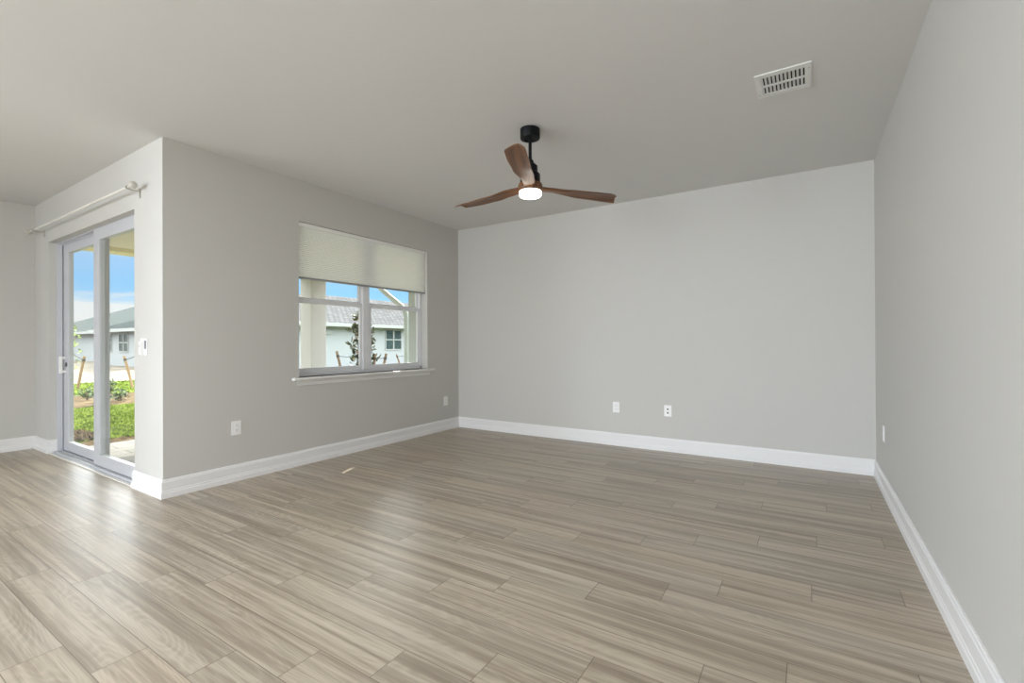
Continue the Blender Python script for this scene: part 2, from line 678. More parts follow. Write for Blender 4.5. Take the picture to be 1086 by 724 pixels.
def thing(name, label, cat, loc=(0, 0, 0), group=None, kind=None):
    o = bpy.data.objects.new(name, None)
    o.empty_display_size = 0.1
    COL.objects.link(o)
    o.location = loc
    return tag(o, label, cat, group, kind)


def struct(name, mb, mat, label=None, cat=None, origin=None, bevel=0.0):
    o = mb.build(name, mat, origin=origin, bevel=bevel)
    return tag(o, label, cat, None, 'structure')


# ------------------------------------------------------------------ room shell
struct('floor', MB().box(L2-WT, R+WT, YB-WT, DY+0.06, -0.1, 0.0).box(L-WT, R+WT, DY+0.06, D+WT, -0.1, 0.0),
       MAT['floor'], 'greige oak plank floor of the empty room', 'floor')
struct('ceiling', MB().box(L2-WT, R+WT, YB-WT, DY+WT, H, H+0.1).box(L-WT, R+WT, DY+WT, D+WT, H, H+0.1),
       MAT['ceiling'], 'flat painted ceiling above the room', 'ceiling')
struct('wall_back', MB().box(L, R, D, D+WT, 0, H), MAT['wall'], 'plain greige back wall facing the camera', 'wall')
struct('wall_right', MB().box(R, R+WT, YB-WT, D+WT, 0, H), MAT['wall'], 'bare pale wall along the right side', 'wall')
struct('wall_left', MB().box(L-WT, L, DY, WY0, 0, H).box(L-WT, L, WY1, D+WT, 0, H)
       .box(L-WT, L, WY0, WY1, 0, WZ0).box(L-WT, L, WY0, WY1, WZ1, H),
       MAT['wall'], 'greige wall holding the double window', 'wall')
struct('wall_patio', MB().box(L2-WT, SX0, DY, DY+WT, 0, H).box(SX1, L-WT, DY, DY+WT, 0, H)
       .box(SX0, SX1, DY, DY+WT, SZ, H), MAT['wall'], 'pale wall around the sliding glass door', 'wall')
FW0, FW1 = -7.1, -3.7
struct('wall_far_left', MB().box(L2-WT, L2, YB-WT, FW0, 0, H).box(L2-WT, L2, FW1, DY, 0, H)
       .box(L2-WT, L2, FW0, FW1, 0, 0.3).box(L2-WT, L2, FW0, FW1, 2.4, H),
       MAT['wall'], 'short wall at the far left edge', 'wall')
RW0, RW1 = -4.0, -1.6
struct('wall_front', MB().box(L2, RW0, YB-WT, YB, 0, H).box(RW1, R, YB-WT, YB, 0, H)
       .box(RW0, RW1, YB-WT, YB, 0, 0.3).box(RW0, RW1, YB-WT, YB, 2.4, H),
       MAT['wall'], 'wall behind the camera with an added wide window', 'wall')

struct('wall_light_block', MB().box(L2, -6.2, -1.75, -1.6, 0, H), MAT['wall'], 'added unseen partition blocking light toward the sliding door wall', 'wall')  # added partition, out of view, keeps side light off the door wall

# ------------------------------------------------------------------ baseboards (mitred profile sweep)
BB = 0.1457
PROF = [(0.0, BB), (0.006, BB), (0.010, BB-0.006), (0.0115, BB-0.016), (0.0145, BB-0.021), (0.0145, 0.062),
        (0.0175, 0.056), (0.0175, 0.047), (0.0215, 0.040), (0.0225, 0.0), (0.0, 0.0)]


def baseboard(path, names):
    """path: wall-line points, room on the right-hand side of travel; one mitred object per segment"""
    P = [Vector((p[0], p[1])) for p in path]
    dirs = [(P[i+1]-P[i]).normalized() for i in range(len(P)-1)]
    nrm = [Vector((d.y, -d.x)) for d in dirs]
    for i, nm in enumerate(names):
        if nm is None:
            continue
        vs, fs = [], []
        for end in (0, 1):
            p = P[i+end]
            if end == 0:
                other = nrm[i-1] if i > 0 else nrm[i]
            else:
                other = nrm[i+1] if i+1 < len(nrm) else nrm[i]
            m = (nrm[i]+other).normalized()
            m = m / max(0.2, m.dot(nrm[i]))
            for off, z in PROF:
                q = p + m*off
                vs.append((q.x, q.y, z))
        k = len(PROF)
        for a in range(k):
            b = (a+1) % k
            fs.append((a, b, k+b, k+a))
        fs.append(tuple(range(k)))
        fs.append(tuple(k+a for a in reversed(range(k))))
        mb = MB().add(vs, fs)
        nm, lab = nm
        struct(nm, mb, MAT['trim'], lab, 'baseboard')


FR = DY+0.066      # face of the door frame in its reveal
baseboard([(L2, YB), (L2, DY), (SX0, DY), (SX0, FR)],
          [('baseboard_far_left', 'white baseboard along the short far left wall'),
           ('baseboard_patio', 'short white baseboard left of the sliding door'),
           ('baseboard_reveal', 'white baseboard turned into the door reveal')])
baseboard([(SX1, FR), (SX1, DY), (L, DY), (L, D), (R, D), (R, YB)],
          [('baseboard_reveal_right', 'white baseboard end in the right reveal of the sliding door'),
           ('baseboard_corner', 'white baseboard between sliding door and wall corner'),
           ('baseboard_left', 'white baseboard under the window wall'),
           ('baseboard_back', 'white baseboard along the back wall'),
           ('baseboard_right', 'white baseboard along the right wall')])

# ------------------------------------------------------------------ window_1: two single-hung units with a stool
win = thing('window_1', 'white double single-hung window with half-drawn shade', 'window',
            (L, (WY0+WY1)/2, WZ0), kind='structure')
XF = L-0.105                # room-side face of the window frame
XO = L-WT+0.01
YM = 3.700
fr = MB()
fr.box(XF-0.07, XF, WY0, WY0+0.034, WZ0, WZ1).box(XF-0.07, XF, WY1-0.034, WY1, WZ0, WZ1)
fr.box(XF-0.07, XF, WY0, WY1, WZ1-0.034, WZ1).box(XF-0.07, XF, WY0, WY1, WZ0, WZ0+0.034)
fr.build('window_frame', MAT['vinyl'], win, bevel=0.003)
MB().box(XF-0.07, XF+0.006, YM-0.047, YM+0.047, WZ0+0.03, WZ1-0.03).build('mullion', MAT['vinyl'], win, bevel=0.004)
ZR = 1.655
for (a, b) in ((WY0+0.034, YM-0.047), (YM+0.047, WY1-0.034)):
    # upper sash sits in the outer track, lower sash in the inner one
    for nm, x1, z0, z1, st, rb, rt in (('upper_sash', XF-0.036, ZR-0.005, WZ1-0.034, 0.030, 0.040, 0.034),
                                       ('lower_sash', XF-0.006, WZ0+0.034, ZR+0.02, 0.036, 0.050, 0.046)):
        s = MB()
        s.box(x1-0.028, x1, a, a+st, z0, z1).box(x1-0.028, x1, b-st, b, z0, z1)
        s.box(x1-0.028, x1, a+st, b-st, z0, z0+rb).box(x1-0.028, x1, a+st, b-st, z1-rt, z1)
        so = s.build(nm, MAT['vinyl'], win, bevel=0.003)
        MB().box(x1-0.018, x1-0.012, a+st-0.004, b-st+0.004, z0+rb-0.004, z1-rt+0.004).build('glass_pane', MAT['glass'], so)
# stool (inside sill) and apron
st = MB()
nose = [(0.0, 0.0), (0.0, -0.026), (0.048, -0.026), (0.056, -0.021), (0.058, -0.013), (0.056, -0.005), (0.048, 0.0)]
YA, YB2 = WY0-0.076, WY1+0.088
vs = [(L+o, YA, WZ0+z) for o, z in nose] + [(L+o, YB2, WZ0+z) for o, z in nose]
k = len(nose)
st.add(vs, [(i, (i+1) % k, k+(i+1) % k, k+i) for i in range(k)] + [tuple(range(k)), tuple(k+i for i in reversed(range(k)))])
st.box(XF-0.002, L, WY0, WY1, WZ0-0.024, WZ0)
st.build('window_sill', MAT['trim'], win)
ap = MB()
prof = [(0.0, -0.026), (0.036, -0.026), (0.034, -0.036), (0.020, -0.046), (0.016, -0.060), (0.012, -0.080), (0.0, -0.082)]
vs = []
for side in (0, 1):
    for o, z in prof:
        yy = (WY0-0.016-(o-0.0)*0.9) if side == 0 else (WY1+0.016+o*0.9)
        vs.append((L+o, yy, WZ0+z))
k = len(prof)
ap.add(vs, [(i, (i+1) % k, k+(i+1) % k, k+i) for i in range(k)] + [tuple(range(k)), tuple(k+i for i in reversed(range(k)))])
ap.build('sill_apron', MAT['trim'], win)

# unseen glazed openings added to light the room (beside and behind the camera)
def plain_window(name, label, horizontal, c0, c1, fixed, z0, z1, nm):
    w = thing(name, label, 'window', ((c0+c1)/2, fixed, z0) if horizontal else (fixed, (c0+c1)/2, z0), kind='structure')
    f = MB()

    def bx(a, b, za, zb, d0, d1):
        if horizontal:
            f2.box(a, b, fixed+d0, fixed+d1, za, zb)
        else:
            f2.box(fixed+d0, fixed+d1, a, b, za, zb)
    f2 = f
    n = nm
    bx(c0, c1, z0, z0+0.05, -0.04, 0.04)
    bx(c0, c1, z1-0.05, z1, -0.04, 0.04)
    for i in range(n+1):
        c = c0+(c1-c0)*i/n
        a = max(c0, c-0.03)
        b = min(c1, c+0.03)
        bx(a, b, z0+0.05, z1-0.05, -0.04, 0.04)
    f.build('window_frame', MAT['vinyl'], w)
    for i in range(n):
        f2 = MB()
        a = c0+(c1-c0)*i/n+0.03
        b = c0+(c1-c0)*(i+1)/n-0.03
        bx(a, b, z0+0.05, z1-0.05, -0.004, 0.004)
        f2.build('glass_pane', MAT['glass'], w)


plain_window('added_window_2', 'added unseen wide window on the far left wall', False, FW0, FW1, L2-0.1, 0.3, 2.4, 3)
plain_window('added_window_3', 'added unseen wide window behind the camera', True, RW0, RW1, YB-0.1, 0.3, 2.4, 4)

# ------------------------------------------------------------------ door_1: two-panel sliding glass door
door = thing('door_1', 'white two-panel sliding glass door to the patio', 'door',
             ((SX0+SX1)/2, DY+0.13, 0), kind='structure')
fr = MB()
fr.box(SX0, SX0+0.022, FR, DY+WT, 0, SZ).box(SX1-0.022, SX1, FR, DY+WT, 0, SZ)
fr.box(SX0, SX1, FR, DY+WT, SZ-0.012, SZ)
# track ridges on jamb and head
for y0 in (DY+0.105, DY+0.172):
    fr.box(SX0+0.022, SX0+0.036, y0-0.004, y0+0.004, 0.02, SZ-0.012)
    fr.box(SX0+0.022, SX1-0.022, y0-0.004, y0+0.004, SZ-0.024, SZ-0.012)
fr.build('door_frame', MAT['door_vinyl'], door, bevel=0.002)
tr = MB()
tr.box(SX0, SX1, DY+0.014, DY+WT, -0.02, 0.006)
for y0, y1, h in ((DY+0.034, DY+0.056, 0.020), (DY+0.084, DY+0.108, 0.020), (DY+0.16, DY+0.19, 0.028)):
    tr.box(SX0+0.02, SX1-0.02, y0, y1, 0.0, h)
tr.build('threshold_track', MAT['door_vinyl'], door, bevel=0.0015)
MB().box(SX0, SX1, DY-0.014, DY+0.006, 0.0, 0.010).build('floor_transition', MAT['rod'], door, bevel=0.003)


def panel(name, x0, x1, y0, zb, zt, rb, rt, sl, sr, th=0.048):
    p = MB()
    p.box(x0, x0+sl, y0, y0+th, zb, zt).box(x1-sr, x1, y0, y0+th, zb, zt)
    p.box(x0+sl, x1-sr, y0, y0+th, zb, zb+rb).box(x0+sl, x1-sr, y0, y0+th, zt-rt, zt)
    po = p.build(name, MAT['door_vinyl'], door, bevel=0.003)
    MB().box(x0+sl-0.005, x1-sr+0.005, y0+0.008, y0+0.014, zb+rb-0.005, zt-rt+0.005).build('glass_pane', MAT['glass'], po)
    return po


pl = panel('sliding_panel', -7.118, -5.90, DY+0.115, 0.024, 2.343, 0.100, 0.105, 0.155, 0.11)
panel('fixed_panel', -6.005, SX1-0.022, DY+0.066, 0.022, 2.345, 0.110, 0.108, 0.145, 0.10)
# pull handle and thumb latch on the sliding panel's stile
hx = -7.05
hd = MB()
yp = DY+0.115
hd.box(hx-0.011, hx+0.011, yp-0.056, yp-0.026, 0.890, 1.080)
hd.box(hx-0.010, hx+0.010, yp-0.028, yp, 1.048, 1.076).box(hx-0.010, hx+0.010, yp-0.028, yp, 0.894, 0.922)
hd.build('door_handle', MAT['plate'], pl, bevel=0.004, seg=3)
MB().box(hx+0.035, hx+0.052, yp-0.012, yp, 0.965, 1.01).build('latch', MAT['darkplastic'], pl, bevel=0.002)

# ------------------------------------------------------------------ cellular shade inside the window recess
sh = thing('window_shade', 'white pleated cellular shade drawn halfway down the window', 'window shade', (L-0.05, (WY0+WY1)/2, WZ1))
SY0, SY1 = WY0+0.006, WY1-0.008
SXc = L-0.045
ZT, ZBm = WZ1-0.040, 1.885
MB().box(SXc-0.026, SXc+0.026, SY0, SY1, WZ1-0.042, WZ1-0.002).build('head_rail', MAT['plate'], sh, bevel=0.004)
fab = MB()
npl = 28
vs, fs = [], []
for i in range(2*npl+1):
    z = ZT+(ZBm-ZT)*i/(2*npl)
    x = SXc+(0.009 if i % 2 else 0.004)
    vs += [(x, SY0+0.004, z), (x, SY1-0.004, z)]
for i in range(2*npl):
    fs.append((2*i, 2*i+1, 2*i+3, 2*i+2))
fab.add(vs, fs)
fab.build('pleated_fabric', MAT['blind'], sh)
MB().box(SXc-0.016, SXc+0.018, SY0+0.003, SY1-0.003, ZBm-0.020, ZBm).build('bottom_rail', MAT['greyplastic'], sh, bevel=0.004)

# ------------------------------------------------------------------ curtain rod over the sliding door
ry, rz = DY-0.085, 2.495
rd = thing('curtain_rod', 'thin ivory curtain rod with ball ends above the sliding door', 'curtain rod', (-6.0, DY, rz))
MB().tube([(-6.42, ry, rz), (-4.63, ry, rz)], 0.0095, 16).build('rod', MAT['rod'], rd, smooth=True)
MB().tube([(-7.46, ry, rz), (-6.40, ry, rz)], 0.0078, 16).build('inner_rod', MAT['rod'], rd, smooth=True)
for x0, s in ((-4.63, 1), (-7.46, -1)):
    f = MB()
    f.tube([(x0-0.012*s, ry, rz), (x0+0.012*s, ry, rz)], 0.017, 16)
    f.sphere((x0+0.040*s, ry, rz), 0.031)
    f.build('finial', MAT['finial'], rd, smooth=True)
for xb in (-4.69, -7.30):
    b = MB()
    b.tube([(xb, ry, rz-0.013), (xb, ry+0.03, rz-0.016), (xb, DY-0.006, rz-0.016), (xb, DY-0.004, rz-0.055)], 0.0048, 10)
    b.box(xb-0.009, xb+0.009, DY-0.004, DY, rz-0.070, rz+0.012)
    b.tube([(xb-0.008, ry, rz), (xb+0.008, ry, rz)], 0.0155, 16)
    b.build('bracket', MAT['nickel'], rd, smooth=True)

# ------------------------------------------------------------------ wall control between door and corner
wc = thing('wall_control', 'white fan remote in holder beside grey display, right of sliding door', 'wall control', (-4.62, DY, 1.18))
MB().box(-4.612, -4.548, DY-0.008, DY, 1.120, 1.254).build('wall_plate', MAT['vinyl'], wc, bevel=0.002)
MB().box(-4.592, -4.562, DY-0.010, DY-0.006, 1.172, 1.240).build('display', MAT['midplastic'], wc, bevel=0.001)
MB().box(-4.652, -4.616, DY-0.016, DY, 1.118, 1.258).build('holder', MAT['plate'], wc, bevel=0.003)
rm = MB().box(-4.650, -4.618, DY-0.030, DY-0.014, 1.124, 1.230).build('remote', MAT['plate'], wc, bevel=0.004)
MB().box(-4.638, -4.632, DY-0.032, DY-0.029, 1.186, 1.204).build('button', MAT['greyplastic'], rm)


# ------------------------------------------------------------------ outlets and plates
def outlet(name, label, c, axis, kind, cat, group=None):
    """axis: outward room normal ('y-' back wall, 'x+' left wall, 'x-' right wall)"""
    t = thing(name, label, cat, c, group)
    W2, H2 = 0.040, 0.062

    def bx(u0, u1, z0, z1, d0, d1):
        m = MB()
        if axis == 'y-':
            m.box(c[0]+u0, c[0]+u1, c[1]-d1, c[1]-d0, c[2]+z0, c[2]+z1)
        elif axis == 'x+':
            m.box(c[0]+d0, c[0]+d1, c[1]+u0, c[1]+u1, c[2]+z0, c[2]+z1)
        else:
            m.box(c[0]-d1, c[0]-d0, c[1]+u0, c[1]+u1, c[2]+z0, c[2]+z1)
        return m
    bx(-W2, W2, -H2, H2, 0, 0.006).build('wall_plate', MAT['plate'], t, bevel=0.002)
    if kind == 'duplex':
        for zc in (0.021, -0.021):
            f = bx(-0.0165, 0.0165, zc-0.0145, zc+0.0145, 0.005, 0.0085).build('receptacle', MAT['plate'], t, bevel=0.003)
            m = MB()
            for u, hh in ((-0.0065, 0.0045), (0.0065, 0.0035)):
                q = bx(u-0.0011, u+0.0011, zc+0.003-hh, zc+0.003+hh, 0.008, 0.0088)
                m.add(q.v, q.f)
            q = bx(-0.0022, 0.0022, zc-0.010, zc-0.0055, 0.008, 0.0088)
            m.add(q.v, q.f)
            m.build('slots', MAT['dark'], f)
    elif kind == 'jacks':
        for zc in (0.019, -0.021):
            p = Vector(c)+Vector((0, 0, zc))
            j = MB().tube([p+Vector((0, -0.005, 0)), p+Vector((0, -0.012, 0))], 0.0105, 20).build('jack', MAT['nickel'], t)
            MB().tube([p+Vector((0, -0.011, 0)), p+Vector((0, -0.0135, 0))], 0.0075, 20).build('socket_hole', MAT['dark'], j)
    return t


outlet('wall_outlet', 'white duplex outlet under the window toward the sliding door', (L, 2.172, 0.468), 'x+', 'duplex', 'outlet')
outlet('wall_outlet', 'small white outlet on window wall near the back corner', (L, 4.993, 0.403), 'x+', 'duplex', 'outlet')
outlet('wall_outlet', 'plain white outlet on back wall, left of the plate with two jacks', (-1.908, D, 0.448), 'y-', 'duplex', 'outlet')
outlet('jack_plate', 'white plate with two dark round jacks on the back wall', (-1.314, D, 0.448), 'y-', 'jacks', 'wall plate')
outlet('wall_outlet', 'white outlet on the right wall, seen nearly edge-on', (R, 4.76, 0.466), 'x-', 'duplex', 'outlet')

# ------------------------------------------------------------------ ceiling air vent
vx0, vx1, vy0, vy1 = -0.272, 0.028, 3.218, 3.528
vt = thing('air_vent', 'white rectangular louvered air vent in the ceiling', 'vent', ((vx0+vx1)/2, (vy0+vy1)/2, H))
vf = MB()
zt, zb = H, H-0.008
mx0, mx1 = vx0+0.030, vx1-0.036
rows = ((vy0+0.045, vy0+0.150), (vy0+0.170, vy1-0.045))
vf.box(vx0, mx0, vy0, vy1, zb, zt).box(mx1, vx1, vy0, vy1, zb, zt)
vf.box(mx0, mx1, vy0, rows[0][0], zb, zt).box(mx0, mx1, rows[0][1], rows[1][0], zb, zt).box(mx0, mx1, rows[1][1], vy1, zb, zt)
vf.build('vent_frame', MAT['vent'], vt, bevel=0.002)
MB().box(mx0, mx1, rows[0][0], rows[1][1], H-0.0012, H-0.0002).build('duct', MAT['dark'], vt)
nl = 11
for ra, rb in rows:
    for i in range(nl):
        xa = mx0+(mx1-mx0)*i/nl
        w = (mx1-mx0)/nl
        # angled blade: low edge on the left, high edge on the right
        v4 = [(xa, ra, zb), (xa+w*0.62, ra, H-0.0018), (xa+w*0.62, rb, H-0.0018), (xa, rb, zb)]
        th = 0.0012
        v8 = v4 + [(a, b, c-th) for a, b, c in v4]
        MB().add(v8, [(0, 1, 2, 3), (7, 6, 5, 4), (0, 4, 5, 1), (1, 5, 6, 2), (2, 6, 7, 3), (3, 7, 4, 0)]).build('louver', MAT['vent'], vt)
for sx, sy in ((vx0+0.012, vy1-0.05), (vx1-0.014, vy0+0.06)):
    MB().lathe(sx, sy, [(0.004, zb), (0.004, zb-0.001), (0.002, zb-0.002)], 12).build('screw', MAT['greyplastic'], vt)
MB().box((vx0+vx1)/2-0.012, (vx0+vx1)/2-0.008, vy0-0.014, vy0+0.014, zb-0.004, zb).build('damper_lever', MAT['vent'], vt)

# ------------------------------------------------------------------ ceiling fan
fx, fy = -1.786, 3.082
fan = thing('ceiling_fan', 'three-blade walnut ceiling fan with black downrod and lit round light', 'ceiling fan', (fx, fy, H))
MB().lathe(fx, fy, [(0.070, H), (0.0755, H-0.003), (0.0755, H-0.068), (0.073, H-0.074), (0.045, H-0.078), (0.044, H-0.072), (0.030, H-0.072)], 56) \
    .build('canopy', MAT['black'], fan, smooth=True)
MB().tube([(fx, fy, H-0.072), (fx, fy, 2.57)], 0.0125, 20).build('downrod', MAT['black'], fan, smooth=True)
MB().lathe(fx, fy, [(0.016, 2.606), (0.024, 2.600), (0.030, 2.580), (0.050, 2.562), (0.056, 2.556), (0.0565, 2.512), (0.060, 2.506),
                    (0.070, 2.498), (0.076, 2.488), (0.0765, 2.430), (0.070, 2.424)], 56).build('motor_housing', MAT['black'], fan, smooth=True)
MB().lathe(fx, fy, [(0.070, 2.428), (0.088, 2.420), (0.094, 2.405), (0.094, 2.378), (0.090, 2.366), (0.084, 2.362)], 56) \
    .build('hub', MAT['walnut'], fan, smooth=True)
MB().lathe(fx, fy, [(0.083, 2.364), (0.0845, 2.358), (0.0845, 2.340), (0.083, 2.331), (0.077, 2.325), (0.060, 2.3215), (0.02, 2.321)], 56) \
    .build('light_lens', MAT['lamp'], fan, smooth=True)


def interp(tab, s):
    for (a, va), (b, vb) in zip(tab, tab[1:]):
        if s <= b:
            q = (s-a)/(b-a)
            q = q*q*(3-2*q)
            return va+(vb-va)*q
    return tab[-1][1]


def blade(th):
    # lead edge flares, trailing edge runs nearly straight; twist is steepest at the root
    lead = [(0.06, 0.045), (0.14, 0.040), (0.22, 0.046), (0.40, 0.076), (0.58, 0.088), (0.72, 0.087), (0.765, 0.080), (0.780, 0.068), (0.79, 0.050)]
    trail = [(0.06, -0.045), (0.14, -0.050), (0.30, -0.054), (0.55, -0.058), (0.76, -0.059), (0.782, -0.057), (0.790, -0.051)]
    n, k = 34, 16
    vs, fs, uv = [], [], []
    for i in range(n+1):
        q = i/n
        r = 0.062+(0.790-0.062)*(1-(1-q)**1.25)
        a, b = interp(lead, r), interp(trail, r)
        tw = math.radians(interp([(0.06, -6.0), (0.20, -10.0), (0.45, 4.0), (0.79, 9.0)], r))
        thick = interp([(0.06, 0.034), (0.14, 0.031), (0.35, 0.025), (0.70, 0.017), (0.79, 0.007)], r)
        zc = interp([(0.06, 2.394), (0.25, 2.400), (0.79, 2.403)], r)
        for j in range(k):
            ang = 2*PI*j/k
            c = (a+b)/2+(a-b)/2*math.cos(ang)
            rj = r-0.42*max(0.0, (r-0.45)/0.34)**2*(c+0.055)
            h = thick/2*math.sin(ang)-0.021*math.cos(ang)**2*min(1.0, r/0.4)
            w = c*math.cos(tw)-h*math.sin(tw)
            z = c*math.sin(tw)+h*math.cos(tw)+zc
            # lead side is clockwise seen from above
            dx = rj*math.cos(th)+w*math.sin(th)
            dy = rj*math.sin(th)-w*math.cos(th)
            vs.append((fx+dx, fy+dy, z))
            uv.append((r+th, c))
    for i in range(n):
        for j in range(k):
            fs.append((i*k+j, (i+1)*k+j, (i+1)*k+(j+1) % k, i*k+(j+1) % k))
    fs.append(tuple(range(k)))
    fs.append(tuple(n*k+j for j in reversed(range(k))))
    MB().add(vs, fs, uv).build('blade', MAT['walnut'], fan, smooth=True)


for deg in (173.5, 54.5, -66.0):
    blade(math.radians(deg))

# ================================================================== outdoors
ZG = -0.15
struct('ground', MB().box(-140, 60, -60, 140, ZG-0.3, ZG-0.02), MAT['sand'], 'pale sandy ground beyond the lawn', 'ground')
struct('patio_floor', MB().box(-7.85, L-WT, DY+WT, 5.75, ZG-0.05, ZG+0.05), MAT['paver'],
       'pale rectangular pavers on the covered patio', 'patio')
struct('patio_ceiling', MB().box(-8.175, L-WT, DY+WT, 5.81, 2.515, 2.66), MAT['porch'], 'tan ceiling of the covered patio', 'patio ceiling')
struct('patio_beam', MB().box(-8.13, -7.83, DY+WT, 5.62, 2.46, 2.52).box(-7.83, L-WT, 5.30, 5.62, 2.46, 2.52), MAT['beam'],
       'cream edge beam of the patio roof', 'beam')
MBc = MB().box(-8.11, -7.78, 5.30, 5.62, ZG, 2.46).box(-8.14, -7.75, 5.27, 5.65, ZG, ZG+0.22)
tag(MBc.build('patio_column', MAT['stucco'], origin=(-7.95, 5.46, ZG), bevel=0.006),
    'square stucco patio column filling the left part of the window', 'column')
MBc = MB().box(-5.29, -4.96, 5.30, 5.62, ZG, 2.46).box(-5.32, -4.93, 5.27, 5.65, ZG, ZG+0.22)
tag(MBc.build('patio_column', MAT['stucco_lit'], origin=(-5.12, 5.46, ZG), bevel=0.006),
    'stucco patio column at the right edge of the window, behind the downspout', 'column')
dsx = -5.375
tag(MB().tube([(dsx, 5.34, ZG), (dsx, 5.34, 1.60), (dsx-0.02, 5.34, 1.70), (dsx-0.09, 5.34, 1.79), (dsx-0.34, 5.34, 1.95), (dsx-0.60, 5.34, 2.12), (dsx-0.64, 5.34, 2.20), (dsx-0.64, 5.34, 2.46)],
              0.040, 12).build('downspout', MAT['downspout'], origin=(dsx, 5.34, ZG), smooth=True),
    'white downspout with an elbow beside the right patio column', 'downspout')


# lawn, mulch and planting
def lawn(name, label, x0, x1, y0, y1, nb, hgt, seed):
    rnd = random.Random(seed)
    mb = MB()
    # thin turf bed with an uneven edge
    nx, ny = 14, 26
    vs, fs = [], []
    for i in range(nx+1):
        for j in range(ny+1):
            ex = 0.09*rnd.uniform(-1, 1) if i in (0, nx) else 0
            vs.append((x0+(x1-x0)*i/nx+ex, y0+(y1-y0)*j/ny, ZG+0.012+rnd.uniform(-0.01, 0.012)))
    for i in range(nx):
        for j in range(ny):
            a = i*(ny+1)+j
            fs.append((a, a+ny+1, a+ny+2, a+1))
    mb.add(vs, fs)
    for _ in range(nb):
        x, y = rnd.uniform(x0, x1), rnd.uniform(y0, y1)
        h = hgt*rnd.uniform(0.5, 1.25)
        a = rnd.uniform(0, 2*PI)
        w = rnd.uniform(0.014, 0.036)
        lx, ly = rnd.uniform(-1, 1)*h*0.7, rnd.uniform(-1, 1)*h*0.7
        p = [(x-w*math.cos(a), y-w*math.sin(a), ZG), (x+w*math.cos(a), y+w*math.sin(a), ZG), (x+lx, y+ly, ZG+h)]
        mb.add(p, [(0, 1, 2)])
    o = mb.build(name, MAT['grass'], origin=((x0+x1)/2, (y0+y1)/2, ZG))
    return tag(o, label, 'lawn', None, 'stuff')


lawn('lawn', 'bright green lawn just beyond the patio pavers', -12.95, -8.42, 1.7, 9.5, 60000, 0.045, 1)
lawn('lawn', 'far strip of green lawn between the shrub bed and pale sand', -21.5, -16.1, 3.0, 25.0, 42000, 0.05, 2)


def flat(name, label, cat, x0, x1, y0, y1, mat, seed, amp=0.03, kind='stuff', dz=0.0):
    rnd = random.Random(seed)
    nx, ny = 20, 40
    vs, fs = [], []
    for i in range(nx+1):
        for j in range(ny+1):
            ex = 0.07*rnd.uniform(-1, 1)
            vs.append((x0+(x1-x0)*i/nx+ex, y0+(y1-y0)*j/ny, ZG+dz+0.004+rnd.uniform(0, amp)))
    for i in range(nx):
        for j in range(ny):
            a = i*(ny+1)+j
            fs.append((a, a+ny+1, a+ny+2, a+1))
    o = MB().add(vs, fs).build(name, mat, origin=((x0+x1)/2, (y0+y1)/2, ZG))
    return tag(o, label, cat, None, kind)


flat('mulch_bed', 'brown mulch strip along the patio edge', 'mulch', -8.36, -7.98, 1.82, 5.2, MAT['mulch'], 3, 0.03)
flat('mulch_bed', 'brown straw patch at the lawn corner in the left door panel', 'mulch', -9.3, -8.5, 1.72, 2.5, MAT['mulch'], 5, 0.09)
flat('mulch_bed', 'brown mulch bed holding the small shrubs', 'mulch', -15.95, -13.1, 2.2, 12.0, MAT['mulch'], 4, 0.05)


def leafy(mb, c, r, rz, n, size, rnd, up=0.3):
    for _ in range(n):
        while True:
            d = Vector((rnd.uniform(-1, 1), rnd.uniform(-1, 1), rnd.uniform(-1, 1)))
            if d.length <= 1:
                break
        p = Vector(c)+Vector((d.x*r, d.y*r, d.z*rz))
        a = Vector((rnd.uniform(-1, 1), rnd.uniform(-1, 1), rnd.uniform(-0.4, 1)+up)).normalized()
        s = a.cross(Vector((rnd.uniform(-1, 1), rnd.uniform(-1, 1), rnd.uniform(-1, 1)))).normalized()
        nn = a.cross(s)
        ln = size*rnd.uniform(0.7, 1.3)
        w = ln*0.24
        vs = [p, p+a*ln*0.35+s*w+nn*w*0.25, p+a*ln*0.75+s*w*0.75+nn*w*0.2, p+a*ln, p+a*ln*0.75-s*w*0.75+nn*w*0.2, p+a*ln*0.35-s*w+nn*w*0.25]
        mb.add(vs, [(0, 1, 2, 3), (0, 3, 4, 5)])


def shrub(x, y, r, h, label, seed, mat):
    rnd = random.Random(seed)
    t = thing('shrub', label, 'shrub', (x, y, ZG), 'shrubs in the mulch bed')
    m = MB()
    for _ in range(5):
        a = rnd.uniform(0, 2*PI)
        m.tube([(x, y, ZG-0.01), (x+r*0.5*math.cos(a), y+r*0.5*math.sin(a), ZG+h*0.7)], [0.012, 0.005], 6)
    m.build('stem', MAT['bark'], t)
    m = MB()
    leafy(m, (x, y, ZG+h*0.55), r, h*0.42, 120, 0.075, rnd)
    m.build('foliage', mat, t)


shrub(-14.45, 3.94, 0.19, 0.34, 'low dark green shrub seen through the left door panel', 11, MAT['shrubleaf'])
shrub(-13.60, 4.27, 0.19, 0.32, 'low green shrub seen through the right door panel', 12, MAT['shrubleaf'])
shrub(-15.7, 4.74, 0.12, 0.45, 'small upright shrub at back of the bed, beside the meeting stile', 13, MAT['shrubleaf'])


